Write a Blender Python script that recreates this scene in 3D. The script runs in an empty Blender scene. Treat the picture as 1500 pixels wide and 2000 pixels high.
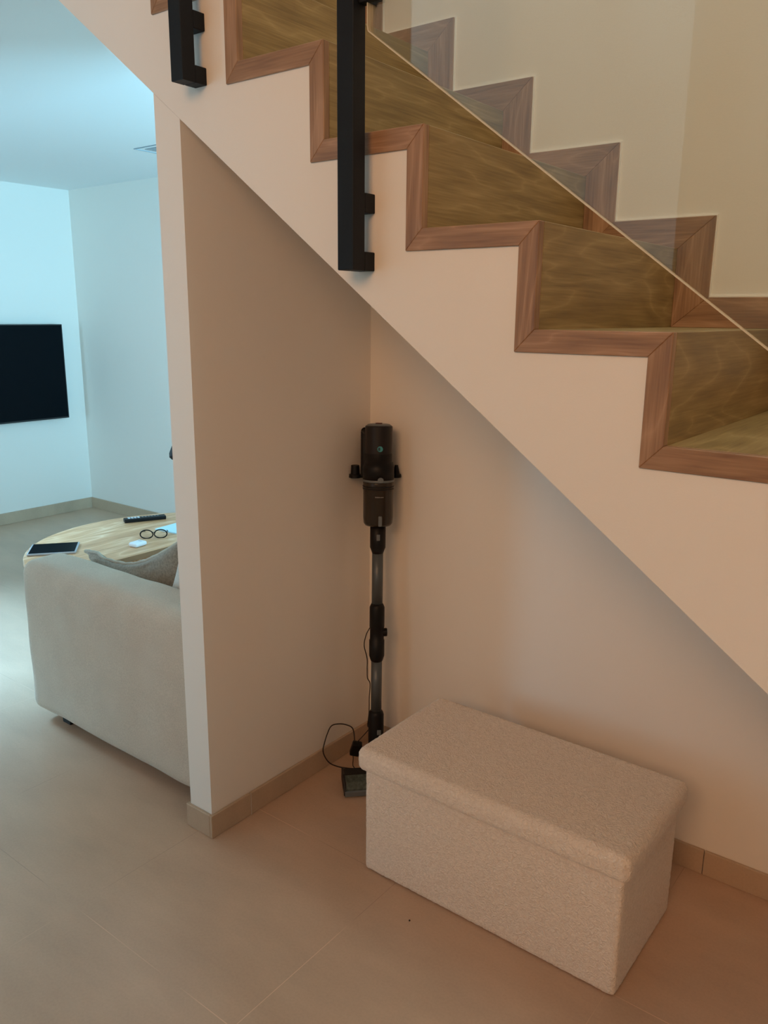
import bpy, bmesh, math, random
from mathutils import Vector, Matrix, noise
sc = bpy.context.scene
col = sc.collection

# ---------------------------------------------------------------- camera
cd = bpy.data.cameras.new('camera')
cam = bpy.data.objects.new('camera', cd); col.objects.link(cam)
cd.sensor_fit = 'AUTO'; cd.sensor_width = 36.0; cd.lens = 36.0 * 1584.71 / 2000.0
cd.clip_start = 0.02; cd.clip_end = 60
R_ = Vector((0.79202699, 0.61041863, 0.00907455)); U_ = Vector((-0.15077969, 0.18119163, 0.9718205)); F_ = Vector((-0.59157311, 0.77107632, -0.23554739))
cam.matrix_world = Matrix(((R_.x, U_.x, -F_.x, 1.2584), (R_.y, U_.y, -F_.y, -1.3797), (R_.z, U_.z, -F_.z, 1.5155), (0, 0, 0, 1)))
sc.camera = cam
# ---------------------------------------------------------------- look, world and daylight
sc.view_settings.view_transform = 'Standard'; sc.view_settings.look = 'None'
sc.view_settings.gamma = 1.0; sc.view_settings.use_curve_mapping = False
sc.view_settings.exposure = 0.16
sc.cycles.max_bounces = 10; sc.cycles.diffuse_bounces = 6; sc.cycles.transparent_max_bounces = 12
w = bpy.data.worlds.new('sky'); sc.world = w; w.use_nodes = True
w.node_tree.nodes['Background'].inputs[0].default_value = (.62, .8, 1, 1)
w.node_tree.nodes['Background'].inputs[1].default_value = 0.3

def area(name, loc, size, rot, energy, color):
    l = bpy.data.lights.new(name, 'AREA'); l.shape = 'RECTANGLE'; l.size, l.size_y = size
    l.energy = energy; l.color = color
    o = bpy.data.objects.new(name, l); col.objects.link(o); o.location = loc; o.rotation_euler = rot
    return o
P2 = math.pi / 2
LIGHTS = dict(
    hall=((-1.63, -4.12, 2.3), (2.1, 4.0), (P2, 0, 0), 17, (.80, .90, .95)),                    # tall glazing behind the camera, faces +Y
    added_skylight=((1.0, .05, 5.33), (2.2, .9), (0, 0, 0), 54, (.74, .96, 1)),                   # skylight made up to light the stairs and stair wall from above
    added_hall_warm=((1.65, -4.12, 3.2), (2.0, 1.6), (P2, 0, 0), 112, (1, .50, .25)),               # unseen warm source added high behind the camera to light the hall
    living_left=((-4.62, -.1, 1.3), (1.4, 2.2), (P2, 0, -P2), 40, (.38, .70, 1)),             # faces +X
    living_sky=((-5.4, .05, 2.45), (1.0, 1.4), (0, -.70, .12), 190, (.33, .66, 1)),             # sky seen through the same window, shining down on the floor
    added_living_front=((-3.75, -4.12, 1.25), (1.1, 1.9), (P2, 0, 0), 110, (.34, .69, 1)),           # unseen cool source added to light the far wall, faces +Y
    living_right=((1.32, 1.54, 1.35), (1.2, 2.0), (P2, 0, P2), 310, (.29, .67, 1)),           # faces -X
)
for k, v in LIGHTS.items(): area('daylight_' + k, *v)
bpy.data.objects['daylight_living_sky'].data.spread = math.radians(42)

# ---------------------------------------------------------------- materials
def new_mat(name):
    m = bpy.data.materials.new(name); m.use_nodes = True
    nt = m.node_tree; b = nt.nodes['Principled BSDF']
    return m, nt, b
def N(nt, t, **kw):
    n = nt.nodes.new(t)
    for k, v in kw.items(): setattr(n, k, v)
    return n
def ramp(nt, stops):
    r = N(nt, 'ShaderNodeValToRGB'); e = r.color_ramp.elements
    e[0].position, e[0].color = stops[0][0], (*stops[0][1], 1)
    e[1].position, e[1].color = stops[-1][0], (*stops[-1][1], 1)
    for p, c in stops[1:-1]:
        x = e.new(p); x.color = (*c, 1)
    return r
def flat(name, c, rough=.5, metal=0, spec=.5, bump=0, bscale=200, var=0):
    m, nt, b = new_mat(name)
    b.inputs['Base Color'].default_value = (*c, 1); b.inputs['Roughness'].default_value = rough
    b.inputs['Metallic'].default_value = metal; b.inputs['Specular IOR Level'].default_value = spec
    tc = N(nt, 'ShaderNodeTexCoord')
    nz = N(nt, 'ShaderNodeTexNoise'); nz.inputs['Scale'].default_value = bscale; nz.inputs['Detail'].default_value = 4
    nt.links.new(tc.outputs['Object'], nz.inputs['Vector'])
    if bump:
        bp = N(nt, 'ShaderNodeBump'); bp.inputs['Strength'].default_value = bump; bp.inputs['Distance'].default_value = .002
        nt.links.new(nz.outputs[0], bp.inputs['Height']); nt.links.new(bp.outputs[0], b.inputs['Normal'])
    if var:
        r = ramp(nt, [(.3, tuple(x * (1 - var) for x in c)), (.7, tuple(min(1, x * (1 + var)) for x in c))])
        nt.links.new(nz.outputs[0], r.inputs[0]); nt.links.new(r.outputs[0], b.inputs['Base Color'])
    return m
def wood(name, dark, mid, light, rough=.42, grain=1.0):
    m, nt, b = new_mat(name)
    tc = N(nt, 'ShaderNodeTexCoord'); oi = N(nt, 'ShaderNodeObjectInfo')
    ad = N(nt, 'ShaderNodeVectorMath', operation='ADD'); sc_ = N(nt, 'ShaderNodeVectorMath', operation='SCALE')
    cmb = N(nt, 'ShaderNodeCombineXYZ')
    nt.links.new(oi.outputs['Random'], cmb.inputs[0]); nt.links.new(oi.outputs['Random'], cmb.inputs[1]); nt.links.new(oi.outputs['Random'], cmb.inputs[2])
    nt.links.new(cmb.outputs[0], sc_.inputs[0]); sc_.inputs['Scale'].default_value = 37.0
    nt.links.new(tc.outputs['Object'], ad.inputs[0]); nt.links.new(sc_.outputs[0], ad.inputs[1])
    def mapped(s):
        mp = N(nt, 'ShaderNodeMapping'); mp.inputs['Scale'].default_value = s
        nt.links.new(ad.outputs[0], mp.inputs['Vector']); return mp
    # broad cathedral figure: contour lines of a stretched noise field
    m1 = mapped((1.6, 8.0, 8.0)); n1 = N(nt, 'ShaderNodeTexNoise'); n1.inputs['Scale'].default_value = 1.0; n1.inputs['Detail'].default_value = 2.0; n1.inputs['Distortion'].default_value = .4
    nt.links.new(m1.outputs[0], n1.inputs['Vector'])
    mul = N(nt, 'ShaderNodeMath', operation='MULTIPLY'); mul.inputs[1].default_value = 13 * grain
    nt.links.new(n1.outputs[0], mul.inputs[0])
    fr = N(nt, 'ShaderNodeMath', operation='PINGPONG'); fr.inputs[1].default_value = 1.0
    nt.links.new(mul.outputs[0], fr.inputs[0])
    # fine fibres
    m2 = mapped((9, 230, 230)); n2 = N(nt, 'ShaderNodeTexNoise'); n2.inputs['Scale'].default_value = 1.0; n2.inputs['Detail'].default_value = 5
    nt.links.new(m2.outputs[0], n2.inputs['Vector'])
    m3 = mapped((3.0, 30, 30)); n3 = N(nt, 'ShaderNodeTexNoise'); n3.inputs['Scale'].default_value = 1.0; n3.inputs['Detail'].default_value = 3
    nt.links.new(m3.outputs[0], n3.inputs['Vector'])
    def madd(a, k, c):
        q = N(nt, 'ShaderNodeMath', operation='MULTIPLY_ADD'); nt.links.new(a, q.inputs[0]); q.inputs[1].default_value = k
        if isinstance(c, float): q.inputs[2].default_value = c
        else: nt.links.new(c, q.inputs[2])
        return q.outputs[0]
    v = madd(fr.outputs[0], .16, 0.0); v = madd(n2.outputs[0], .62, v); v = madd(n3.outputs[0], .50, v)
    # thin pale growth lines following the same contours
    pw = N(nt, 'ShaderNodeMath', operation='POWER'); nt.links.new(fr.outputs[0], pw.inputs[0]); pw.inputs[1].default_value = 9.0
    v = madd(pw.outputs[0], .13, v)
    r = ramp(nt, [(.34, dark), (.64, mid), (.95, light)])
    nt.links.new(v, r.inputs[0]); nt.links.new(r.outputs[0], b.inputs['Base Color'])
    b.inputs['Roughness'].default_value = rough
    bp = N(nt, 'ShaderNodeBump'); bp.inputs['Strength'].default_value = .15; bp.inputs['Distance'].default_value = .001
    nt.links.new(n2.outputs[0], bp.inputs['Height']); nt.links.new(bp.outputs[0], b.inputs['Normal'])
    return m
def tile(name, base, grid=True):
    m, nt, b = new_mat(name)
    tc = N(nt, 'ShaderNodeTexCoord')
    n1 = N(nt, 'ShaderNodeTexNoise'); n1.inputs['Scale'].default_value = 2.3; n1.inputs['Detail'].default_value = 7; n1.inputs['Roughness'].default_value = .6
    mp = N(nt, 'ShaderNodeMapping'); mp.inputs['Scale'].default_value = (1.0, 2.6, 1.0); mp.inputs['Rotation'].default_value = (0, 0, .5)
    nt.links.new(tc.outputs['Object'], mp.inputs['Vector']); nt.links.new(mp.outputs[0], n1.inputs['Vector'])
    lo = tuple(x * .88 for x in base); hi = tuple(x * 1.1 for x in base)
    r = ramp(nt, [(.3, lo), (.72, hi)]); nt.links.new(n1.outputs[0], r.inputs[0])
    n2 = N(nt, 'ShaderNodeTexNoise'); n2.inputs['Scale'].default_value = 150; n2.inputs['Detail'].default_value = 3
    nt.links.new(tc.outputs['Object'], n2.inputs['Vector'])
    sp = N(nt, 'ShaderNodeMix', data_type='RGBA', blend_type='MULTIPLY'); sp.inputs['Factor'].default_value = .25
    r2 = ramp(nt, [(.35, (.82, .8, .78)), (.6, (1, 1, 1))]); nt.links.new(n2.outputs[0], r2.inputs[0])
    nt.links.new(r.outputs[0], sp.inputs['A']); nt.links.new(r2.outputs[0], sp.inputs['B'])
    out = sp.outputs['Result']
    if grid:
        sep = N(nt, 'ShaderNodeSeparateXYZ'); nt.links.new(tc.outputs['Object'], sep.inputs[0])
        ds = []
        for ax, off, per in ((0, -.487, .605), (1, -.42, .602)):
            a = N(nt, 'ShaderNodeMath', operation='SUBTRACT'); nt.links.new(sep.outputs[ax], a.inputs[0]); a.inputs[1].default_value = off - 30 * per
            c = N(nt, 'ShaderNodeMath', operation='PINGPONG'); nt.links.new(a.outputs[0], c.inputs[0]); c.inputs[1].default_value = per / 2
            ds.append(c.outputs[0])
        mn = N(nt, 'ShaderNodeMath', operation='MINIMUM'); nt.links.new(ds[0], mn.inputs[0]); nt.links.new(ds[1], mn.inputs[1])
        lt = N(nt, 'ShaderNodeMath', operation='LESS_THAN'); nt.links.new(mn.outputs[0], lt.inputs[0]); lt.inputs[1].default_value = .0011
        f = N(nt, 'ShaderNodeMath', operation='MULTIPLY'); nt.links.new(lt.outputs[0], f.inputs[0]); f.inputs[1].default_value = .55
        n3 = N(nt, 'ShaderNodeTexNoise'); n3.inputs['Scale'].default_value = 1.7
        nt.links.new(tc.outputs['Object'], n3.inputs['Vector'])
        g = ramp(nt, [(.42, tuple(x * .62 for x in base)), (.58, tuple(min(1, x * 1.55) for x in base))]); nt.links.new(n3.outputs[0], g.inputs[0])
        mx = N(nt, 'ShaderNodeMix', data_type='RGBA'); nt.links.new(f.outputs[0], mx.inputs['Factor'])
        nt.links.new(out, mx.inputs['A']); nt.links.new(g.outputs[0], mx.inputs['B']); out = mx.outputs['Result']
    nt.links.new(out, b.inputs['Base Color'])
    b.inputs['Roughness'].default_value = .34; b.inputs['Specular IOR Level'].default_value = .5
    return m
def fabric(name, c1, c2, scale=260, bump=.5, dist=.0015, rough=.95):
    m, nt, b = new_mat(name)
    tc = N(nt, 'ShaderNodeTexCoord')
    v = N(nt, 'ShaderNodeTexNoise'); v.inputs['Scale'].default_value = scale; v.inputs['Detail'].default_value = 3; v.inputs['Roughness'].default_value = .7
    nt.links.new(tc.outputs['Object'], v.inputs['Vector'])
    n2 = N(nt, 'ShaderNodeTexNoise'); n2.inputs['Scale'].default_value = 9; nt.links.new(tc.outputs['Object'], n2.inputs['Vector'])
    ad = N(nt, 'ShaderNodeMath', operation='MULTIPLY_ADD'); nt.links.new(n2.outputs[0], ad.inputs[0]); ad.inputs[1].default_value = .3; nt.links.new(v.outputs[0], ad.inputs[2])
    r = ramp(nt, [(.45, c1), (.85, c2)]); nt.links.new(ad.outputs[0], r.inputs[0]); nt.links.new(r.outputs[0], b.inputs['Base Color'])
    bp = N(nt, 'ShaderNodeBump'); bp.inputs['Strength'].default_value = bump; bp.inputs['Distance'].default_value = dist
    nt.links.new(v.outputs[0], bp.inputs['Height']); nt.links.new(bp.outputs[0], b.inputs['Normal'])
    b.inputs['Roughness'].default_value = rough; b.inputs['Specular IOR Level'].default_value = .15
    b.inputs['Sheen Weight'].default_value = .2
    return m
def boucle(name, c1, c2):
    m, nt, b = new_mat(name)
    tc = N(nt, 'ShaderNodeTexCoord')
    v = N(nt, 'ShaderNodeTexVoronoi', feature='SMOOTH_F1'); v.inputs['Scale'].default_value = 150; v.inputs['Smoothness'].default_value = .6
    n0 = N(nt, 'ShaderNodeTexNoise'); n0.inputs['Scale'].default_value = 60; n0.inputs['Detail'].default_value = 2
    mx = N(nt, 'ShaderNodeMix', data_type='RGBA', blend_type='LINEAR_LIGHT'); mx.inputs['Factor'].default_value = .02
    nt.links.new(tc.outputs['Object'], n0.inputs['Vector']); nt.links.new(tc.outputs['Object'], mx.inputs['A']); nt.links.new(n0.outputs['Color'], mx.inputs['B'])
    nt.links.new(mx.outputs['Result'], v.inputs['Vector'])
    r = ramp(nt, [(.15, c2), (.75, c1)]); nt.links.new(v.outputs['Distance'], r.inputs[0]); nt.links.new(r.outputs[0], b.inputs['Base Color'])
    iv = N(nt, 'ShaderNodeMath', operation='SUBTRACT'); iv.inputs[0].default_value = 1; nt.links.new(v.outputs['Distance'], iv.inputs[1])
    bp = N(nt, 'ShaderNodeBump'); bp.inputs['Strength'].default_value = .8; bp.inputs['Distance'].default_value = .0035
    nt.links.new(iv.outputs[0], bp.inputs['Height']); nt.links.new(bp.outputs[0], b.inputs['Normal'])
    b.inputs['Roughness'].default_value = 1; b.inputs['Specular IOR Level'].default_value = .1; b.inputs['Sheen Weight'].default_value = .3
    return m
def pane(name, tint, ior=1.5):
    m = bpy.data.materials.new(name); m.use_nodes = True; nt = m.node_tree; nt.nodes.clear()
    o = N(nt, 'ShaderNodeOutputMaterial'); t = N(nt, 'ShaderNodeBsdfTransparent'); g = N(nt, 'ShaderNodeBsdfGlossy')
    t.inputs[0].default_value = (*tint, 1); g.inputs['Roughness'].default_value = 0.01
    f = N(nt, 'ShaderNodeFresnel'); f.inputs[0].default_value = ior
    mx = N(nt, 'ShaderNodeMixShader'); nt.links.new(f.outputs[0], mx.inputs[0]); nt.links.new(t.outputs[0], mx.inputs[1]); nt.links.new(g.outputs[0], mx.inputs[2])
    nt.links.new(mx.outputs[0], o.inputs[0]); return m

M = dict(
    wall=flat('white_plaster', (.81, .762, .70), .75, spec=.3, bump=.12, bscale=300),
    ceil=flat('ceiling_paint', (.82, .82, .81), .8, spec=.2),
    floor=tile('floor_tile', (.56, .385, .27)),
    base=tile('skirting_tile', (.50, .37, .26), False),
    seal=flat('white_sealant', (.86, .83, .78), .6),
    grout=flat('grout', (.62, .54, .46), .9),
    riser=wood('oak_board', (.16, .10, .034), (.27, .18, .062), (.40, .28, .115)),
    trimw=wood('oak_edging', (.17, .085, .045), (.30, .165, .085), (.44, .26, .15), grain=1.3),
    black=flat('black_powder_coat', (.006, .007, .009), .6, spec=.25, bump=.1, bscale=500),
    glass=pane('balustrade_glass', (.93, .95, .92)),
    gedge=flat('glass_edge', (.62, .55, .40), .25),
    boucle=boucle('boucle', (.74, .62, .515), (.87, .745, .635)),
    sofa=fabric('sofa_linen', (.50, .405, .315), (.64, .53, .42)),
    cush=fabric('cushion_linen', (.50, .47, .42), (.66, .62, .56)),
    pil=fabric('pillow_brown', (.20, .165, .125), (.36, .30, .235), 120),
    pilseam=fabric('pillow_seam', (.40, .37, .30), (.55, .5, .42), 200),
    table=wood('table_oak', (.42, .19, .08), (.68, .36, .18), (.90, .60, .38), rough=.35, grain=.9),
    tablee=flat('table_edge_wood', (.30, .15, .07), .5),
    tv=flat('tv_screen', (.003, .005, .007), .22, spec=.06),
    tvb=flat('tv_bezel', (.008, .009, .01), .4),
    dark=flat('black_plastic', (.006, .005, .005), .45, spec=.25),
    motor=flat('dark_brown_plastic', (.014, .010, .009), .38, spec=.35),
    tube=flat('grey_tube', (.10, .115, .125), .4, metal=.4),
    greyp=flat('grey_plastic', (.13, .15, .16), .4),
    cup=flat('smoked_dust_cup', (.026, .018, .011), .2, spec=.4),
    teal=flat('teal_badge', (.05, .30, .33), .4),
    badge=flat('badge_marks', (.01, .03, .05), .4),
    letter=flat('pale_lettering', (.30, .29, .27), .5),
    red=flat('dark_red_plastic', (.06, .01, .008), .4),
    cable=flat('black_cable', (.018, .010, .008), .5),
    white=flat('white_plastic', (.78, .80, .84), .3),
    key=flat('button_grey', (.5, .52, .55), .5),
    paper=flat('pale_blue_paper', (.55, .80, .90), .6),
    bezel=flat('silver_edge', (.5, .52, .56), .35, metal=.5),
    lens=pane('spectacle_lens', (.95, .96, .97)),
    frame=flat('window_frame', (.75, .76, .77), .5),
    ltrim=flat('grey_metal_trim', (.30, .36, .40), .5),
    roller=flat('roller_brush', (.06, .075, .06), .6, bump=.6, bscale=90, var=.5),
    rubber=flat('dark_rubber', (.02, .02, .02), .8),
    dust=flat('crumb', (.02, .015, .01), .9),
)

# ---------------------------------------------------------------- mesh helpers
def obj(name, bm, mat, parent=None, smooth=False, bevel=0, seg=2):
    me = bpy.data.meshes.new(name); bmesh.ops.recalc_face_normals(bm, faces=bm.faces[:]); bm.to_mesh(me); bm.free()
    o = bpy.data.objects.new(name, me); col.objects.link(o)
    for m in (mat if isinstance(mat, (list, tuple)) else [mat]): me.materials.append(m)
    if smooth:
        for p in me.polygons: p.use_smooth = True
    if bevel:
        b = o.modifiers.new('bevel', 'BEVEL'); b.width = bevel; b.segments = seg; b.limit_method = 'ANGLE'; b.angle_limit = .6
    if parent: o.parent = parent
    return o
def tag(o, label=None, cat=None, group=None, kind=None):
    if label: o['label'] = label
    if cat: o['category'] = cat
    if group: o['group'] = group
    if kind: o['kind'] = kind
    return o
def thing(name, label, cat, loc=(0, 0, 0), group=None, kind=None):
    o = bpy.data.objects.new(name, None); col.objects.link(o); o.location = loc; o.empty_display_size = .1
    return tag(o, label, cat, group, kind)
def box(bm, x0, x1, y0, y1, z0, z1):
    v = [bm.verts.new((x, y, z)) for x in (x0, x1) for y in (y0, y1) for z in (z0, z1)]
    for f in ((0, 1, 3, 2), (4, 6, 7, 5), (0, 4, 5, 1), (2, 3, 7, 6), (0, 2, 6, 4), (1, 5, 7, 3)): bm.faces.new([v[i] for i in f])
    return bm
def bx(*a): return box(bmesh.new(), *a)
def prism(bm, pts, a0, a1, axis='y'):
    def P(p, a): return {'y': (p[0], a, p[1]), 'z': (p[0], p[1], a), 'x': (a, p[0], p[1])}[axis]
    A = [bm.verts.new(P(p, a0)) for p in pts]; B = [bm.verts.new(P(p, a1)) for p in pts]
    bm.faces.new(A); bm.faces.new(B[::-1])
    for i in range(len(pts)):
        j = (i + 1) % len(pts); bm.faces.new((A[i], B[i], B[j], A[j]))
    return bm
def tube(bm, pts, rad, n=10, caps=True):
    pts = [Vector(p) for p in pts]; rings = []; up = None
    for i, p in enumerate(pts):
        r = rad[i] if isinstance(rad, (list, tuple)) else rad
        t = (pts[min(i + 1, len(pts) - 1)] - pts[max(i - 1, 0)]).normalized()
        if up is None:
            up = t.orthogonal().normalized()
        else:
            up = (up - t * up.dot(t))
            up = up.normalized() if up.length > 1e-6 else t.orthogonal().normalized()
        s = t.cross(up)
        rings.append([bm.verts.new(p + (up * math.cos(2 * math.pi * k / n) + s * math.sin(2 * math.pi * k / n)) * r) for k in range(n)])
    for a, b in zip(rings, rings[1:]):
        for k in range(n): bm.faces.new((a[k], a[(k + 1) % n], b[(k + 1) % n], b[k]))
    if caps: bm.faces.new(rings[0][::-1]); bm.faces.new(rings[-1])
    return bm
def smooth_path(pts, n=8):
    pts = [Vector(p) for p in pts]; out = []
    for i in range(len(pts) - 1):
        p0 = pts[max(i - 1, 0)]; p1 = pts[i]; p2 = pts[i + 1]; p3 = pts[min(i + 2, len(pts) - 1)]
        for k in range(n):
            t = k / n
            out.append(.5 * ((2 * p1) + (p2 - p0) * t + (2 * p0 - 5 * p1 + 4 * p2 - p3) * t * t + (3 * p1 - p0 - 3 * p2 + p3) * t ** 3))
    out.append(pts[-1]); return out
def struct(name, bm, mat, **k):
    return tag(obj(name, bm, mat, **k), kind='structure')
def rounded_box(x0, x1, y0, y1, z0, z1, r, step=.02, amp=0, freq=60, puff=0, seed=0, lumps=0):
    """dense box whose edges are rounded by r; amp = pile height noise"""
    bm = bmesh.new()
    dims = (x1 - x0, y1 - y0, z1 - z0); ctr = Vector(((x0 + x1) / 2, (y0 + y1) / 2, (z0 + z1) / 2)); h = Vector([d / 2 for d in dims])
    n = [max(2, int(d / step)) for d in dims]
    cache = {}
    def V(i, j, k):
        key = (i, j, k)
        if key in cache: return cache[key]
        p = Vector((-h.x + dims[0] * i / n[0], -h.y + dims[1] * j / n[1], -h.z + dims[2] * k / n[2]))
        q = Vector([max(-h[a] + r, min(h[a] - r, p[a])) for a in range(3)])
        d = p - q
        nr = d.normalized() if d.length > 1e-9 else Vector((0, 0, 1))
        p2 = q + nr * r if d.length > 1e-9 else p
        if puff:
            u, v_, w_ = (p.x / h.x, p.y / h.y, p.z / h.z)
            s = [(1 - v_ ** 2) * (1 - w_ ** 2), (1 - u * u) * (1 - w_ ** 2), (1 - u * u) * (1 - v_ ** 2)]
            for a in range(3):
                if abs(abs(p[a]) - h[a]) < 1e-6: p2[a] += math.copysign(puff * max(0, s[a]) ** .6, p[a])
        if lumps: p2 += nr * lumps * noise.noise((p2 + Vector((seed, 0, 0))) * 7)
        if amp: p2 += nr * amp * (noise.noise((p2 + Vector((seed, 3, 1))) * freq) + .5 * noise.noise(p2 * freq * 2.3))
        vv = bm.verts.new(p2 + ctr); cache[key] = vv; return vv
    for (a, b, c) in ((0, 1, 2), (1, 2, 0), (2, 0, 1)):
        for side in (0, n[c]):
            for i in range(n[a]):
                for j in range(n[b]):
                    q = []
                    for (di, dj) in ((0, 0), (1, 0), (1, 1), (0, 1)):
                        idx = [0, 0, 0]; idx[a] = i + di; idx[b] = j + dj; idx[c] = side; q.append(V(*idx))
                    bm.faces.new(q if side else q[::-1])
    return bm

# ---------------------------------------------------------------- stair numbers
RISE, RUN, X0, Z0 = .19, .2553, -.2599, 2.021
W1, W2 = .0403, .0418
DEP = .7441
SO, SS = 1.6527, -.738
SX0, SX1 = -.5274, -.4322
BH = .0743
soff = lambda x: SO + SS * x
LEFT, RIGHT, FAR, FRONT = -4.447, 3.3, 2.22, -4.0
CEI, TOP = 2.385, 5.2

# ---------------------------------------------------------------- room shell
struct('floor', bx(LEFT - .15, RIGHT + .15, FRONT - .15, FAR + .15, -.12, 0), M['floor'])
def wall_hole(axis, a0, a1, z0, z1, t0, t1, h):
    """wall slab spanning a0..a1 with one rectangular opening h=(b0,b1,c0,c1)"""
    bm = bmesh.new()
    def B(p, q, r, s):
        if q - p > 1e-4 and s - r > 1e-4:
            box(bm, p, q, t0, t1, r, s) if axis == 'x' else box(bm, t0, t1, p, q, r, s)
    b0, b1, c0, c1 = h
    B(a0, b0, z0, z1); B(b1, a1, z0, z1); B(b0, b1, z0, c0); B(b0, b1, c1, z1)
    return bm
struct('wall_left', wall_hole('y', FRONT, FAR, 0, CEI, LEFT - .15, LEFT, (-.85, .65, .05, 2.3)), M['wall'])
struct('wall_far', bx(LEFT - .15, 1.2, FAR, FAR + .15, 0, CEI), M['wall'])
struct('wall_living_right', wall_hole('y', DEP + .12, FAR, 0, CEI, 1.2, 1.3, (.95, 2.12, .3, 2.3)), M['wall'])
HOLES = ((-2.75, -.50, .22, 4.4), (.65, 2.65, 2.35, 4.05), (-4.3, -3.2, .3, 2.2))  # second and third openings are added to let light in
def front_wall():
    bm = bmesh.new(); y0, y1 = FRONT - .15, FRONT
    xs = sorted({LEFT - .15, RIGHT + .15} | {v for h in HOLES for v in h[:2]}); zs = sorted({0, TOP} | {v for h in HOLES for v in h[2:]})
    for a, b in zip(xs, xs[1:]):
        for c, d in zip(zs, zs[1:]):
            mx, mz = (a + b) / 2, (c + d) / 2
            if not any(h[0] < mx < h[1] and h[2] < mz < h[3] for h in HOLES): box(bm, a, b, y0, y1, c, d)
    bmesh.ops.remove_doubles(bm, verts=bm.verts[:], dist=1e-5)
    seen = {}
    for f in bm.faces: seen.setdefault(tuple(sorted(v.index for v in f.verts)), []).append(f)
    bmesh.ops.delete(bm, geom=[f for l in seen.values() if len(l) > 1 for f in l], context='FACES')
    return bm
struct('wall_front', front_wall(), M['wall'])
struct('wall_right', bx(RIGHT, RIGHT + .15, FRONT, DEP, 0, TOP), M['wall'])
struct('wall_stair', bx(SX0, RIGHT + .15, DEP, DEP + .12, 0, TOP), M['wall'])
struct('wall_upstairs', bx(-2.75, -2.6, FRONT, DEP + .12, CEI + .26, TOP), M['wall'])
struct('wall_landing', bx(-2.6, SX0, DEP, DEP + .12, CEI + .26, TOP), M['wall'])
struct('ceiling_living', bx(LEFT - .15, 1.3, DEP + .12, FAR + .15, CEI, CEI + .25), M['ceil'])
struct('ceiling_landing', bx(LEFT - .15, X0 - 3 * RUN, .0, DEP + .12, CEI, CEI + .25), M['ceil'])
struct('ceiling_entrance', bx(LEFT - .15, -2.75, FRONT - .15, 0, CEI, CEI + .25), M['ceil'])
ct = bmesh.new()
for q in ((-2.75, -.15, FRONT - .15, DEP + .12), (2.15, RIGHT + .15, FRONT - .15, DEP + .12), (-.15, 2.15, FRONT - .15, -.46), (-.15, 2.15, .56, DEP + .12)): box(ct, *q, TOP, TOP + .12)
struct('ceiling_top', ct, M['ceil'])
sk = bmesh.new()
for q in ((-.15, 2.15, -.46, -.40), (-.15, 2.15, .50, .56), (-.15, -.09, -.40, .50), (2.09, 2.15, -.40, .50), (.97, 1.03, -.40, .50)): box(sk, *q, TOP + .02, TOP + .08)
added_sky_w = struct('window_added_6', sk, M['frame'])  # unseen roof window, added to go with the stair light
obj('window_pane', bx(-.09, 2.09, -.40, .50, TOP + .045, TOP + .053), M['glass'], added_sky_w)
# thin wall closing the niche: its end is flush with the side of the stair
def stub():
    bm = bmesh.new(); prism(bm, [(SX0, 0), (SX1, 0), (SX1, soff(SX1) - .0005), (SX0, soff(SX0) - .0005)], 0.0, DEP); return bm
struct('wall_niche', stub(), M['wall'])
# windows
def window(name, axis, a0, a1, z0, z1, t, nmull):
    bm = bmesh.new(); f = .06
    def B(p, q, r, s):
        box(bm, p, q, t - .03, t + .03, r, s) if axis == 'x' else box(bm, t - .03, t + .03, p, q, r, s)
    B(a0, a1, z0, z0 + f); B(a0, a1, z1 - f, z1); B(a0, a0 + f, z0 + f, z1 - f); B(a1 - f, a1, z0 + f, z1 - f)
    for i in range(1, nmull):
        c = a0 + (a1 - a0) * i / nmull; B(c - f / 2, c + f / 2, z0 + f, z1 - f)
    w_ = struct(name, bm, M['frame'])
    g = bmesh.new(); v = (t - .004, t + .004)
    box(g, a0 + f, a1 - f, *v, z0 + f, z1 - f) if axis == 'x' else box(g, *v, a0 + f, a1 - f, z0 + f, z1 - f)
    obj('window_pane', g, M['glass'], w_)
window('window_1', 'y', -.85, .65, .05, 2.3, LEFT - .07, 2)
for i_, (h, n_) in enumerate(zip(HOLES, (1, 2, 1))): window(('window_2', 'window_added_3', 'window_added_5')[i_], 'x', *h, FRONT - .07, n_)  # the latter two windows are added for their light
window('window_4', 'y', .95, 2.12, .3, 2.3, 1.25, 1)

# baseboards in the floor tile, with joints
def baseboard(name, segs):
    """segs: list of boxes"""
    bm = bmesh.new()
    for s in segs: box(bm, *s)
    return struct(name, bm, M['base'], bevel=.0015, seg=1)
e = .010
baseboard('baseboard_niche', [(SX1, SX1 + e, -e, .1465, 0, BH), (SX1, SX1 + e, .149, .749 - .015, 0, BH), (SX0 - e, SX1 - 0, -e, 0, 0, BH), (SX0 - e, SX0, 0, .05, 0, BH)])
baseboard('baseboard_stair', [(SX1 + e, .17, DEP - e, DEP, 0, BH), (.172, .77, DEP - e, DEP, 0, BH), (.772, 1.37, DEP - e, DEP, 0, BH), (1.372, 1.97, DEP - e, DEP, 0, BH), (1.972, RIGHT, DEP - e, DEP, 0, BH)])
baseboard('baseboard_far', [(LEFT + e, 1.2, FAR - e, FAR, 0, .085)])
baseboard('baseboard_left', [(LEFT, LEFT + e, .65, FAR, 0, .085)])
g_ = bmesh.new(); box(g_, SX1 + e - .001, SX1 + e + .0003, .1463, .1492, 0, BH - .001)
struct('trim_joint', g_, M['grout'])

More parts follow.
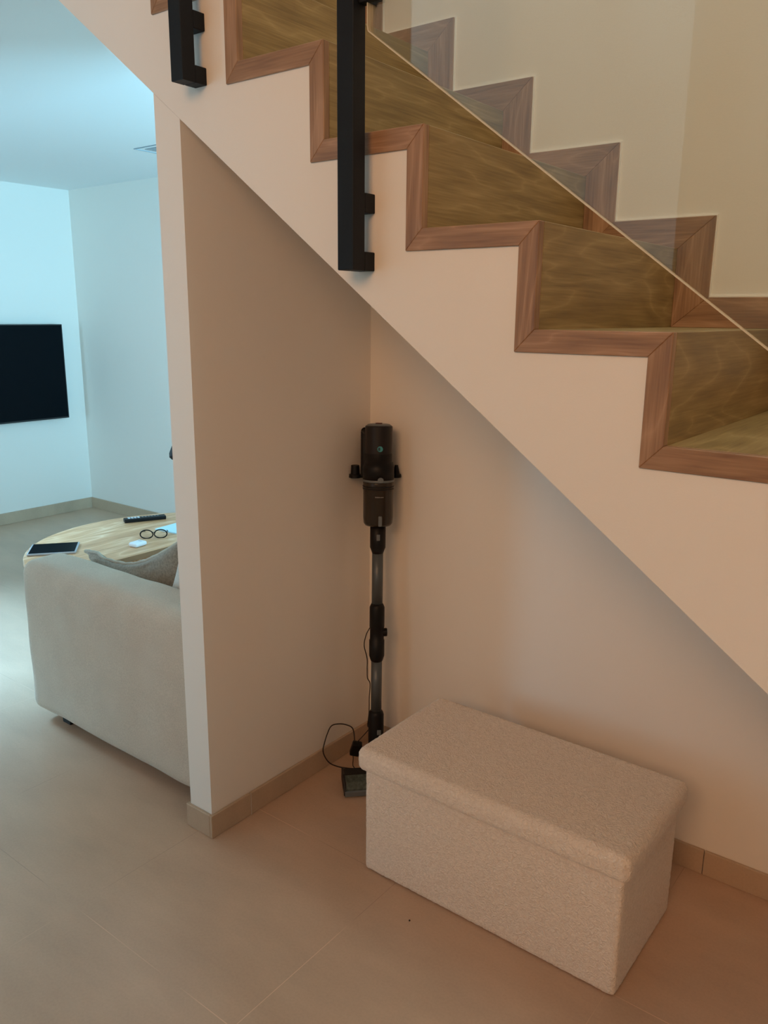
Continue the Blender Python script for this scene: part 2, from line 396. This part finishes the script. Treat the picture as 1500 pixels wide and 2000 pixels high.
# ---------------------------------------------------------------- staircase
KS = range(-3, 11)
stair = thing('staircase', 'oak-clad staircase with a white plastered side, rising to the left', 'staircase', (0, 0, 0))
def zt(k): return Z0 - k * RISE            # outer underside line of the edging of step k
def xt(k): return X0 + k * RUN
zmin = 0.0
def stair_body():
    pts = [((0 - SO) / SS, 0.0)]
    xl = (CEI - SO) / SS
    pts += [(xl, CEI), (xt(-3), CEI), (xt(-3), zt(-3))]
    for k in range(-3, 11):
        if zt(k) < 0: break
        pts.append((xt(k), zt(k))); pts.append((xt(k + 1), zt(k)))
    pts.append((xt(k), 0.0))
    q = [pts[0]]
    for p in pts[1:]:
        if (Vector(p) - Vector(q[-1])).length > 1e-4: q.append(p)
    return prism(bmesh.new(), q, 0.0, DEP)
body = obj('plastered_side', stair_body(), M['wall'], stair)
def local_prism(pts, y0, y1, grain, name, mat, parent, bevel=.0012):
    """pts in world x,z; object local x = grain direction ('x','z' or 'y')"""
    cx_ = sum(p[0] for p in pts) / len(pts); cz_ = sum(p[1] for p in pts) / len(pts); cy_ = (y0 + y1) / 2
    bm = prism(bmesh.new(), [(p[0] - cx_, p[1] - cz_) for p in pts], y0 - cy_, y1 - cy_)
    if grain == 'x': R = Matrix.Identity(4)
    elif grain == 'z': R = Matrix(((0, 0, -1, 0), (0, 1, 0, 0), (1, 0, 0, 0), (0, 0, 0, 1)))   # local x -> world z
    else: R = Matrix(((0, 0, -1, 0), (1, 0, 0, 0), (0, -1, 0, 0), (0, 0, 0, 1)))
    if R.determinant() < 0: raise ValueError
    bm.transform(R.inverted())
    o = obj(name, bm, mat, parent, bevel=bevel, seg=1)
    o.matrix_local = Matrix.Translation((cx_, cy_, cz_)) @ R
    return o
TH = .014
for k in KS:
    if zt(k) < -.03: break
    C = (xt(k), zt(k)); I = (xt(k) + W1, zt(k) + W2); V = (xt(k + 1), zt(k)); O = (V[0] + W1, V[1] + W2)
    Vp = (xt(k), zt(k - 1)); Op = (Vp[0] + W1, Vp[1] + W2)
    # edging on the open side, mitred
    if k > -3: local_prism([C, I, Op, Vp], -.005, TH, 'z', 'edging_upright', M['trimw'], stair)
    local_prism([C, V, O, I], -.005, TH, 'x', 'edging_flat', M['trimw'], stair)
    # boards
    local_prism([(I[0], I[1] - .04), (V[0], O[1] - .04), (V[0], O[1]), I], TH, DEP, 'y', 'tread', M['riser'], stair)
    if k > -3: local_prism([(C[0] + .001, I[1] - .04), (I[0], I[1] - .04), Op, (C[0] + .001, Op[1])], TH, DEP, 'y', 'riser', M['riser'], stair)
    # stepped skirting on the wall side
    MX, MZ = .0858, .0732
    a = lambda p: (p[0] + MX, p[1] + MZ)
    local_prism([I, O, a(O), a(I)], DEP - .011, DEP, 'x', 'wall_skirting_flat', M['trimw'], stair)
    if k > -3: local_prism([I, a(I), a(Op), Op], DEP - .011, DEP, 'z', 'wall_skirting_upright', M['trimw'], stair)
    bw = .0028
    aI, aO, aP = a(I), a(O), a(Op)
    local_prism([aI, aO, (aO[0] + bw, aO[1] + bw), (aI[0] + bw, aI[1] + bw)], DEP - .006, DEP, 'x', 'sealant_bead', M['seal'], stair, bevel=0)
    if k > -3: local_prism([aI, (aI[0] + bw, aI[1] + bw), (aP[0] + bw, aP[1] + bw), aP], DEP - .006, DEP, 'z', 'sealant_bead', M['seal'], stair, bevel=0)

# ---------------------------------------------------------------- balustrade
PX0, PX1, PY0, PY1 = .128, .170, -.070, -.033
def post(label, dx, dz, top):
    t = thing('railing_post', label, 'railing post', (PX0 + .021 + dx, PY0, 1.604 + dz), 'railing posts')
    ox, oy, oz = t.location
    def part(name, b, bev=.002):
        return obj(name, bx(b[0] - ox, b[1] - ox, b[2] - oy, b[3] - oy, b[4] - oz, b[5] - oz), M['black'], t, bevel=bev)
    a, b = PX0 + dx, PX1 + dx
    part('upright', (a, b, PY0, PY1, 1.604 + dz, top))
    for z in (1.604, 1.717): part('standoff_arm', (a + .001, b, PY1, 0.0, z + dz, z + .0375 + dz))
    for s in (1, -1):
        zc = 2.087 + dz - .0
        if s > 0: part('glass_clamp', (b, b + .042, -.056, -.034, zc, zc + .045))
        else: part('glass_clamp', (a - .042, a, -.056, -.034, zc + .045, zc + .09))
    return t
post('tall black post crossing the oak steps in mid-picture, bolted to the stair side', 0, 0, 3.35)
post('short visible black post at the top left, bolted beside the plaster edge', -.4985, .425, 3.75)
def glass(label, xa, xb, top):
    z = lambda x: 2.0400 + SS * (x - .187)
    y0, y1 = -.050, -.040
    pts = [(xa + .006, z(xa) - .0045), (xb, z(xb)), (xb, z(xb) + top), (xa, z(xa) + top), (xa, z(xa) + .008), (xa + .0015, z(xa) + .001)]
    t = thing('glass_panel', label, 'glass panel', (xa, (y0 + y1) / 2, z(xa)))
    bm = prism(bmesh.new(), [(p[0] - xa, p[1] - z(xa)) for p in pts], -.004, .004)
    obj('pane', bm, M['glass'], t)
    ed = bmesh.new()
    path = [(xb, 0, z(xb)), (xa + .008, 0, z(xa) - .006), (xa + .002, 0, z(xa) - .0015), (xa, 0, z(xa) + .008), (xa, 0, z(xa) + top), (xb, 0, z(xb) + top), (xb, 0, z(xb))]
    n = len(pts)
    for i in range(len(path) - 1):
        p, q = Vector(path[i]), Vector(path[i + 1]); d = (q - p).normalized(); s = Vector((d.z, 0, -d.x)) * .0011
        prism(ed, [((p + s).x - xa, (p + s).z - z(xa)), ((q + s).x - xa, (q + s).z - z(xa)), ((q - s).x - xa, (q - s).z - z(xa)), ((p - s).x - xa, (p - s).z - z(xa))], -.0045, .0045)
    obj('polished_edge', ed, M['gedge'], t)
glass('long clear glass panel running down beside the steps, right of the tall post', .187, 1.62, .98)

# ---------------------------------------------------------------- storage ottoman
ott = thing('storage_ottoman', 'cream boucle storage ottoman with lid, standing in the niche under the stairs', 'ottoman', (.378, .352, 0))
o_ = rounded_box(.013, .744, .169, .535, .002, .318, .010, step=.0055, amp=.0011, freq=120)
o_.transform(Matrix.Translation((-.378, -.352, 0))); obj('box', o_, M['boucle'], ott, smooth=True)
o_ = rounded_box(-.003, .760, .150, .553, .312, .379, .020, step=.0055, amp=.0013, freq=120, puff=.004)
o_.transform(Matrix.Translation((-.378, -.352, 0))); obj('lid', o_, M['boucle'], ott, smooth=True)

# ---------------------------------------------------------------- vacuum cleaner
A = Vector((-.324, .652, 1.179)); Bv = Vector((-.282, .5943, .100)); AX = (Bv - A).normalized()
def at(s): return A + AX * s
vac = thing('stick_vacuum', 'black cordless stick vacuum leaning upright in the niche corner', 'vacuum cleaner', (-.2784, .5893, 0))
vo = vac.location
def vpart(name, prof, mat, n=40, off=Vector((0, 0, 0)), parent=None, smooth=True):
    """profile: list of (s, radius)"""
    pts = [at(s) + off - vo for s, r in prof]; rad = [r for s, r in prof]
    return obj(name, tube(bmesh.new(), pts, rad, n), mat, parent or vac, smooth=smooth, bevel=0)
FRONTD = Vector((.66, -.75, 0)).normalized()      # towards the viewer
SIDE = Vector((.75, .66, 0)).normalized()
def sharp(prof):
    out = []
    for i, (s, r) in enumerate(prof):
        out.append((s, r))
    return out
mo = vpart('motor_housing', [(0.004, .0405), (0.007, .0436), (.0072, .0436), (.092, .0436), (.0922, .0436), (.0925, .0425)], M['motor'])
vpart('top_grille', [(-.001, .030), (.0005, .036), (.0045, .039), (.006, .039)], M['greyp'])
b_ = bmesh.new(); tube(b_, [at(-.004) - vo, at(.0) - vo], .011, 20); obj('top_button', b_, M['red'], vac)
vpart('power_section', [(.0922, .0430), (.0925, .0433), (.120, .0433), (.121, .046), (.135, .0495), (.137, .0505), (.176, .0505)], M['dark'])
vpart('collar_ring', [(.1755, .0495), (.176, .0508), (.180, .0508), (.1835, .0495)], M['greyp'])
cup = vpart('dust_cup', [(.1835, .0488), (.186, .0495), (.210, .0498), (.212, .0488), (.30, .0485), (.318, .0470), (.3255, .042), (.326, .030)], M['cup'])
for s_, in ((.196,), (.203,)):
    vpart('cup_rib', [(s_, .0500), (s_ + .001, .0508), (s_ + .003, .0508), (s_ + .004, .0500)], M['dark'])
# handle and battery behind the body
hb = bmesh.new()
hp = [at(.050) - FRONTD * .036, at(.052) - FRONTD * .066, at(.066) - FRONTD * .086, at(.10) - FRONTD * .088, at(.15) - FRONTD * .075, at(.16) - FRONTD * .045]
tube(hb, [p - SIDE * .020 - vo for p in smooth_path(hp)], .017, 14); obj('handle', hb, M['dark'], vac, smooth=True)
hb = bmesh.new(); tube(hb, [p - SIDE * .043 - vo for p in smooth_path([at(.026) - FRONTD * .02, at(.034) - FRONTD * .025, at(.09) - FRONTD * .022, at(.168) - FRONTD * .02])], [.008] * 1 + [.0135] * 23 + [.0135], 14); obj('battery', hb, M['dark'], vac, smooth=True)
# badge, latch, release sliders
def disc_front(name, s, r, depth, mat, sx=0, thick=.003, squash=1.0, n=28, parent=None):
    c = at(s) + FRONTD * depth + SIDE * sx - vo
    bm = bmesh.new(); ra = []
    up = -AX; 
    for d in (0, thick):
        ra.append([bm.verts.new(c + FRONTD * d + SIDE * math.cos(2 * math.pi * i / n) * r + up * math.sin(2 * math.pi * i / n) * r * squash) for i in range(n)])
    bm.faces.new(ra[0][::-1]); bm.faces.new(ra[1])
    for i in range(n): bm.faces.new((ra[0][i], ra[0][(i + 1) % n], ra[1][(i + 1) % n], ra[1][i]))
    return obj(name, bm, mat, parent or vac)
bd = disc_front('round_badge', .073, .0088, .0420, M['teal'], sx=.002)
disc_front('badge_mark', .073, .0035, .0452, M['badge'], sx=-.001, thick=.0005, squash=1.6, parent=bd)
disc_front('latch_button', .171, .0095, .0485, M['greyp'], sx=.004, thick=.004, squash=.9)
def block(name, s0, s1, hw, depth, thick, mat, sx=0, bev=.003):
    bm = bmesh.new(); vs = []
    for d in (0, thick):
        for s in (s0, s1):
            for x in (-hw, hw): vs.append(bm.verts.new(at(s) + FRONTD * (depth + d) + SIDE * (sx + x) - vo))
    for f in ((0, 1, 3, 2), (4, 6, 7, 5), (0, 4, 5, 1), (2, 3, 7, 6), (0, 2, 6, 4), (1, 5, 7, 3)): bm.faces.new([vs[i] for i in f])
    return obj(name, bm, mat, vac, bevel=bev, seg=3)
block('cup_release', .286, .320, .006, .043, .009, M['greyp'], sx=.004)
block('wand_release', .352, .372, .0055, .0245, .004, M['greyp'])
# small unreadable lettering on the cup
lt = bmesh.new(); random.seed(5)
for i in range(11):
    x = -.0125 + i * .0025; hh = .0011 + .0008 * random.random()
    vs = []
    for d in (0, .0004):
        for s in (.2255 - hh + i * .0001, .2255 + hh):
            for xx in (x, x + .0016): vs.append(lt.verts.new(at(s) + FRONTD * (math.sqrt(.0489 ** 2 - xx ** 2) + d) + SIDE * xx - vo))
    for f in ((0, 1, 3, 2), (4, 6, 7, 5), (0, 4, 5, 1), (2, 3, 7, 6), (0, 2, 6, 4), (1, 5, 7, 3)): lt.faces.new([vs[q] for q in f])
lo_ = obj('lettering', lt, M['letter'], vac)
# wand
vpart('upper_connector', [(.324, .022), (.325, .0255), (.400, .0255), (.412, .021), (.420, .0185)], M['dark'])
vpart('upper_tube', [(.418, .0182), (.595, .0182)], M['tube'])
vpart('folding_joint', [(.590, .0190), (.597, .0225), (.603, .0250), (.670, .0250), (.672, .0235), (.714, .0235), (.716, .0255), (.770, .0255), (.785, .021), (.789, .0190)], M['dark'])
bm = bmesh.new(); tube(bm, [at(.690) - SIDE * -.010 - vo, at(.690) + SIDE * .034 - vo], .014, 20); obj('joint_latch', bm, M['dark'], vac, smooth=False, bevel=.002)
vpart('lower_tube', [(.786, .0182), (.972, .0182)], M['tube'])
vpart('lower_connector', [(.964, .0195), (.970, .0235), (.978, .0262), (1.06, .0262), (1.09, .0255), (1.11, .022)], M['dark'])
block('head_release', 1.022, 1.040, .007, .026, .004, M['greyp'], sx=.009)
# floor head: front facing the viewer, behind the ottoman
HC = Vector((-.213, .515, 0)); HA = Vector((.70, .714, 0)).normalized(); HF = Vector((.714, -.70, 0)).normalized()
def headpart(name, prof, a0, a1, mat, bev=.004, parent=None):
    """profile in (forward, z) extruded along HA from a0 to a1"""
    bm = bmesh.new(); A_ = [bm.verts.new(HC + HF * f + HA * a0 + Vector((0, 0, z)) - vo) for f, z in prof]; B_ = [bm.verts.new(HC + HF * f + HA * a1 + Vector((0, 0, z)) - vo) for f, z in prof]
    bm.faces.new(A_); bm.faces.new(B_[::-1])
    for i in range(len(prof)):
        j = (i + 1) % len(prof); bm.faces.new((A_[i], B_[i], B_[j], A_[j]))
    return obj(name, bm, mat, parent or vac, bevel=bev, seg=3)
head = headpart('floor_head', [(-.055, .006), (.045, .006), (.052, .020), (.040, .044), (.005, .052), (-.045, .046)], -.115, .115, M['dark'])
headpart('roller_cover', [(.010, .047), (.050, .022), (.056, .012), (.054, .028), (.040, .047), (.012, .055)], -.108, .108, M['roller'], .001, head)
headpart('front_bumper', [(.046, .004), (.058, .004), (.060, .022), (.052, .024)], -.112, .112, M['greyp'], .001, head)
for s in (-.115, .109): headpart('end_cap', [(-.05, .004), (.052, .004), (.058, .02), (.044, .047), (.006, .056), (-.045, .049)], s, s + .008, M['motor'], .002, head)
nk = bmesh.new(); tube(nk, [p - vo for p in smooth_path([at(1.09), at(1.115), HC - HF * .06 + Vector((0, 0, .055)), HC - HF * .01 + Vector((0, 0, .048))])], .020, 18); obj('swivel_neck', nk, M['dark'], vac, smooth=True)

# wall dock with its two accessory holders
dock = thing('vacuum_dock', 'black wall dock behind the vacuum with a small holder on each side', 'wall dock', (-.395, DEP, 1.0))
do = dock.location
d_ = bmesh.new(); box(d_, -.425 - do.x, -.385 - do.x, DEP - .018 - do.y, DEP - do.y, .93 - do.z, 1.16 - do.z); obj('back_plate', d_, M['dark'], dock, bevel=.004)
cen = at(.165) - FRONTD * .055
def dbar(name, p, q, r, n=14): 
    b = bmesh.new(); tube(b, [Vector(p) - do, Vector(q) - do], r, n); return obj(name, b, M['dark'], dock, bevel=.0015)
dbar('support_arm', (-.405, DEP - .015, cen.z), cen, .014)
dbar('cross_bar', cen - SIDE * .088 + Vector((0, 0, -.012)), cen + SIDE * .074 + Vector((0, 0, -.012)), .006)
for sx, r in ((-.073, .0150), (.062, .011)):
    p = cen + SIDE * sx
    b = bmesh.new(); tube(b, [p + Vector((0, 0, -.016)) - do, p + Vector((0, 0, -.006)) - do, p + Vector((0, 0, -.005)) - do, p + Vector((0, 0, .024)) - do], [r + .006, r + .005, r, r * (.9 if sx < 0 else .5)], 18)
    obj('holder_peg', b, M['dark'], dock)

# charger with its thin cable
chg = thing('vacuum_charger', 'small black power adapter with thin looping cable beside the vacuum base', 'charger', (-.40, .62, 0))
co = chg.location
ad = Vector((-.365, .588, .050))
b = rounded_box(-.017, .017, -.013, .013, -.026, .026, .004, step=.006); b.transform(Matrix.Rotation(.35, 4, 'Y') @ Matrix.Rotation(.75, 4, 'Z')); b.transform(Matrix.Translation(ad - co)); obj('adapter', b, M['dark'], chg, smooth=True)
def cpath(pts): return [p - co for p in smooth_path(pts, 8)]
loop = [ad + Vector((-.005, .0, .024)), (-.405, .62, .098), (-.408, .585, .128), (-.412, .545, .146), (-.414, .515, .150), (-.414, .495, .130), (-.412, .478, .104), (-.410, .468, .080), (-.404, .472, .055), (-.392, .485, .030), (-.375, .510, .012), (-.352, .530, .006), (-.320, .552, .005)]
b = bmesh.new(); tube(b, cpath(loop), .0021, 8); obj('floor_cable', b, M['cable'], chg, smooth=True)
up = [ad + Vector((.004, 0, .024)), at(1.045) - SIDE * .020 - FRONTD * .030, at(1.02) - SIDE * .028, at(.97) - SIDE * .024, at(.92) - SIDE * .0235, at(.87) - SIDE * .0215, at(.85) - SIDE * .030, at(.82) - SIDE * .0315, at(.78) - SIDE * .032, at(.735) - SIDE * .042, at(.70) - SIDE * .036, at(.68) - SIDE * .027, at(.672) - SIDE * .022]
b = bmesh.new(); tube(b, cpath(up), .0018, 8); obj('tube_cable', b, M['cable'], chg, smooth=True)
b = bmesh.new(); tube(b, cpath([ad + Vector((-.012, -.006, -.02)), (-.366, .575, .02), (-.352, .556, .006), (-.335, .545, .005)]), .0016, 8); obj('short_cable', b, M['cable'], chg, smooth=True)

# ---------------------------------------------------------------- sofa
SXL, SXR, SY0, SY1 = -1.555, -.545, .068, 2.02
sofa = thing('sofa', 'beige linen sofa seen from its arm end, backing onto the niche wall', 'sofa', ((SXL + SXR) / 2, (SY0 + SY1) / 2, 0))
so = sofa.location
def spart(name, b, mat, r, **k):
    bm = rounded_box(b[0], b[1], b[2], b[3], b[4], b[5], r, **k); bm.transform(Matrix.Translation(-so)); return obj(name, bm, mat, sofa, smooth=True)
spart('arm', (SXL, SXR, SY0, .255, .035, .628), M['sofa'], .045, step=.02, puff=.008, lumps=.004)
spart('arm', (SXL, SXR, 1.83, SY1, .035, .628), M['sofa'], .045, step=.03, puff=.008, seed=3, lumps=.004)
spart('seat_base', (SXL + .02, SXR, .25, 1.835, .035, .28), M['sofa'], .02, step=.04)
spart('backrest', (-.74, SXR, .25, 1.835, .27, .70), M['sofa'], .04, step=.03)
for y0, y1 in ((.262, 1.04), (1.045, 1.823)):
    spart('seat_cushion', (SXL + .01, -.80, y0, y1, .275, .425), M['cush'], .04, step=.03, puff=.012, seed=y0)
for y0, y1 in ((.262, 1.04), (1.045, 1.823)):
    bm = rounded_box(-.085, .085, (y0 - y1) / 2, (y1 - y0) / 2, -.21, .21, .05, step=.02, puff=.02, lumps=.012, seed=y0 + 9)
    bm.transform(Matrix.Rotation(.42, 4, 'Y')); bm.transform(Matrix.Translation(Vector((-.83, (y0 + y1) / 2, .64)) - so)); obj('back_cushion', bm, M['cush'], sofa, smooth=True)
for x in (SXL + .16, SXR - .1):
    for y in (SY0 + .07, SY1 - .1): obj('foot', bx(x - .025 - so.x, x + .025 - so.x, y - .025 - so.y, y + .025 - so.y, 0, .05), M['rubber'], sofa, bevel=.003)

# pillow standing in the corner of the sofa
def pillow(label, TL, TR, BR, BL, th, mats):
    TL, TR, BR, BL = map(Vector, (TL, TR, BR, BL)); c = (TL + TR + BR + BL) / 4; n = (TR - TL).cross(BL - TL).normalized()
    NU, NV = 34, 26; bm = bmesh.new(); g = {}
    for side in (1, -1):
        for i in range(NU + 1):
            for j in range(NV + 1):
                u, v = i / NU, j / NV; eu, ev = 2 * u - 1, 2 * v - 1
                edge = i in (0, NU) or j in (0, NV)
                if edge and side == -1: g[(side, i, j)] = g[(1, i, j)]; continue
                iu = .5 + eu / 2 * (1 - .10 * (1 - ev * ev)); iv = .5 + ev / 2 * (1 - .10 * (1 - eu * eu))
                p = (TL * (1 - iu) + TR * iu) * (1 - iv) + (BL * (1 - iu) + BR * iu) * iv
                t = (max(0, (1 - eu * eu)) * max(0, (1 - ev * ev))) ** .45 * th
                wr = .010 * noise.noise(Vector((u * 5, v * 5, side * 3.1))) + .006 * noise.noise(Vector((u * 13 + 4, v * 9, side)))
                g[(side, i, j)] = bm.verts.new(p + n * side * t + n * wr + Vector((0, 0, wr - .062 * (1 - eu * eu) ** 1.5 * (1 - iv))) - c)
        for i in range(NU):
            for j in range(NV):
                f = [g[(side, i, j)], g[(side, i + 1, j)], g[(side, i + 1, j + 1)], g[(side, i, j + 1)]]
                bm.faces.new(f)
    rim = [g[(1, i, 0)].co.copy() for i in range(NU + 1)] + [g[(1, NU, j)].co.copy() for j in range(1, NV + 1)] + [g[(1, i, NV)].co.copy() for i in range(NU - 1, -1, -1)] + [g[(1, 0, j)].co.copy() for j in range(NV - 1, 0, -1)]
    t = thing('throw_pillow', label, 'pillow', c)
    obj('cover', bm, mats[0], t, smooth=True)
    sb = bmesh.new(); tube(sb, rim + [rim[0], rim[1]], .0075, 8, caps=False); obj('piping', sb, mats[1], t, smooth=True)
    return t
pillow('crumpled brown linen pillow with pale piping, standing behind the sofa arm', (-1.59, .37, .585), (-.95, .37, .755), (-.93, .35, .44), (-1.42, .35, .44), .055, (M['pil'], M['pilseam']))

# ---------------------------------------------------------------- coffee table
TC = Vector((-1.785, .95, 0)); TR_ = .655; TZ = .45
tab = thing('coffee_table', 'half-round light oak coffee table in front of the sofa', 'table', TC)
def halfdisc(r, z0, z1, n=48, x0=0):
    pts = [(-r * math.sin(math.pi * i / n), r * math.cos(math.pi * i / n)) for i in range(n + 1)]
    return prism(bmesh.new(), [(p[0] + x0, p[1]) for p in pts], z0, z1, 'z')
b = halfdisc(TR_, TZ - .022, TZ); b.transform(Matrix.Rotation(-P2, 4, 'Z'))
tt = obj('table_top', b, M['table'], tab, bevel=.003); tt.rotation_euler = (0, 0, P2)
obj('edge_band', bx(-.004, .004, -TR_ + .01, TR_ - .01, TZ - .026, TZ - .003), M['tablee'], tab)
obj('apron', halfdisc(TR_ - .09, TZ - .08, TZ - .022, x0=-.03), M['table'], tab)
for a in (.25, .5, .75):
    x, y = -(TR_ - .13) * math.sin(math.pi * a) - .03, (TR_ - .13) * math.cos(math.pi * a)
    b = bmesh.new(); tube(b, [(x, y, 0), (x, y, TZ - .03)], [.016, .024], 16); obj('leg', b, M['table'], tab, smooth=True)
def rest(px, py, z=TZ): return Vector((px, py, z))
# remote control
rc = thing('remote_control', 'long black remote control lying at the far side of the table', 'remote control', (-2.275, 1.15, TZ))
d = Vector((-2.23, 1.25, 0)) - Vector((-2.32, 1.055, 0)); ang = math.atan2(d.y, d.x); L = d.length
rc.rotation_euler = (0, 0, ang)
obj('case', bx(-L / 2, L / 2, -.022, .022, 0, .020), M['dark'], rc, bevel=.004)
for i in range(4): obj('button', bx(-L / 2 + .02 + i * .016, -L / 2 + .032 + i * .016, -.015, .015, .020, .0225), M['key'], rc, bevel=.001)
for i in range(6): obj('button', bx(-L / 2 + .092 + i * .016, -L / 2 + .100 + i * .016, -.010, .010, .020, .0212), M['greyp'], rc, bevel=.001)
# white earphone case
ec = thing('earphone_case', 'small white rounded case lying near the table edge', 'case', (-1.895, .83, TZ)); ec.rotation_euler = (0, 0, .12)
b = rounded_box(-.027, .027, -.036, .036, 0, .022, .0105, step=.004); obj('shell', b, M['white'], ec, smooth=True)
obj('hinge', bx(-.010, .010, .010, .018, .0212, .0226), M['key'], ec)
# glasses
gl = thing('eyeglasses', 'black-framed reading glasses lying on the table by the pale booklet', 'glasses', (-1.945, .958, TZ + .0015)); gl.rotation_euler = (0, 0, .85)
def ring(cx_, r=.026):
    return [(cx_ + r * 1.15 * math.cos(t), -.004 * math.sin(t), .021 + r * .85 * math.sin(t)) for t in [2 * math.pi * i / 24 for i in range(25)]]
for cx_ in (-.033, .033):
    b = bmesh.new(); tube(b, ring(cx_), .0030, 8, caps=False); rim = obj('rim', b, M['dark'], gl, smooth=True)
    b = bmesh.new(); b.faces.new([b.verts.new(p) for p in ring(cx_, .022)[:-1]]); obj('lens', b, M['lens'], rim)
b = bmesh.new(); tube(b, smooth_path([(-.009, 0, .026), (0, 0, .030), (.009, 0, .026)], 4), .0018, 8); obj('bridge', b, M['dark'], gl)
for s in (-1, 1):
    b = bmesh.new(); tube(b, smooth_path([(s * .060, 0, .026), (s * .064, .02, .024), (s * .060, .09, .012), (s * .052, .13, .003)], 5), .0022, 8); obj('temple', b, M['dark'], gl, smooth=True)
# booklet
bk = thing('booklet', 'pale blue booklet lying on the table beside the glasses, cut off by the wall', 'booklet', (-1.985, 1.20, TZ)); bk.rotation_euler = (0, 0, .10)
obj('cover', bx(-.10, .10, -.13, .13, 0, .007), M['paper'], bk, bevel=.001)
obj('pages', bx(-.103, .09, -.128, .128, .001, .006), M['white'], bk)
# tablet
tb = thing('tablet', 'black-screened tablet with silver edge lying on the near tip of the table', 'tablet', (-2.135, .545, TZ)); tb.rotation_euler = (0, 0, math.radians(52))
obj('body', bx(-.105, .105, -.085, .085, .0005, .010), M['bezel'], tb, bevel=.003)
obj('screen', bx(-.098, .098, -.079, .079, .010, .0108), M['tv'], tb)
# ---------------------------------------------------------------- television
tv = thing('television', 'black flat television hanging on the left living room wall', 'television', (LEFT + .001, 1.43, 1.085))
obj('cabinet', bx(.035, .062, -.612, .612, -.345, .345), M['tvb'], tv, bevel=.003)
obj('screen', bx(.062, .0635, -.603, .603, -.333, .337), M['tv'], tv)
obj('wall_bracket', bx(0, .036, -.2, .2, -.15, .15), M['tvb'], tv)
# ceiling fittings over the living room
for nm, lab, x, y, s in (('ceiling_grille', 'slim square ceiling frame near the wall end, the larger of two', -2.58, 1.70, .15), ('downlight', 'small recessed ceiling fitting by the far wall, beside the wall end', -3.0, 2.03, .06)):
    t = thing(nm, lab, 'ceiling fitting', (x, y, CEI))
    b = bmesh.new(); f = .008
    for q in ((-s, s, -s, -s + f), (-s, s, s - f, s), (-s, -s + f, -s + f, s - f), (s - f, s, -s + f, s - f)): box(b, *q, -.004, 0)
    obj('frame', b, M['ltrim'], t)
    obj('inset', bx(-s * .72, s * .72, -s * .72, s * .72, -.003, 0), M['ltrim'], t)
# unidentified dark shape peeking past the wall end, modelled as a lamp
lp = thing('dark_shape_lamp', 'unidentified dark rounded shape, modelled as a lamp head on the table, just peeking out past the wall end', 'lamp', (-2.10, 1.262, TZ))
b = bmesh.new(); tube(b, [(.05, .07, 0), (.05, .07, .014)], .045, 28); obj('base', b, M['dark'], lp, bevel=.003)
b = bmesh.new(); tube(b, smooth_path([(.05, .07, .012), (.05, .07, .30), (.045, .065, .46), (.01, .015, .475), (0, 0, .43)]), .006, 10); obj('pole', b, M['dark'], lp, smooth=True)
b = bmesh.new(); tube(b, [(0, 0, .445), (0, 0, .435), (0, 0, .40), (0, 0, .365), (0, 0, .345), (0, 0, .335)], [.012, .022, .040, .054, .054, .044], 28); obj('lamp_shade', b, M['dark'], lp, smooth=True)
# crumb on the floor
b = bmesh.new(); bmesh.ops.create_icosphere(b, subdivisions=2, radius=.0024); b.transform(Matrix.Translation((0, 0, .0018)))
t = tag(obj('crumb', b, M['dust'], smooth=True), 'tiny dark crumb on the floor tiles in front of the ottoman', 'crumb'); t.location = (.233, .081, 0)
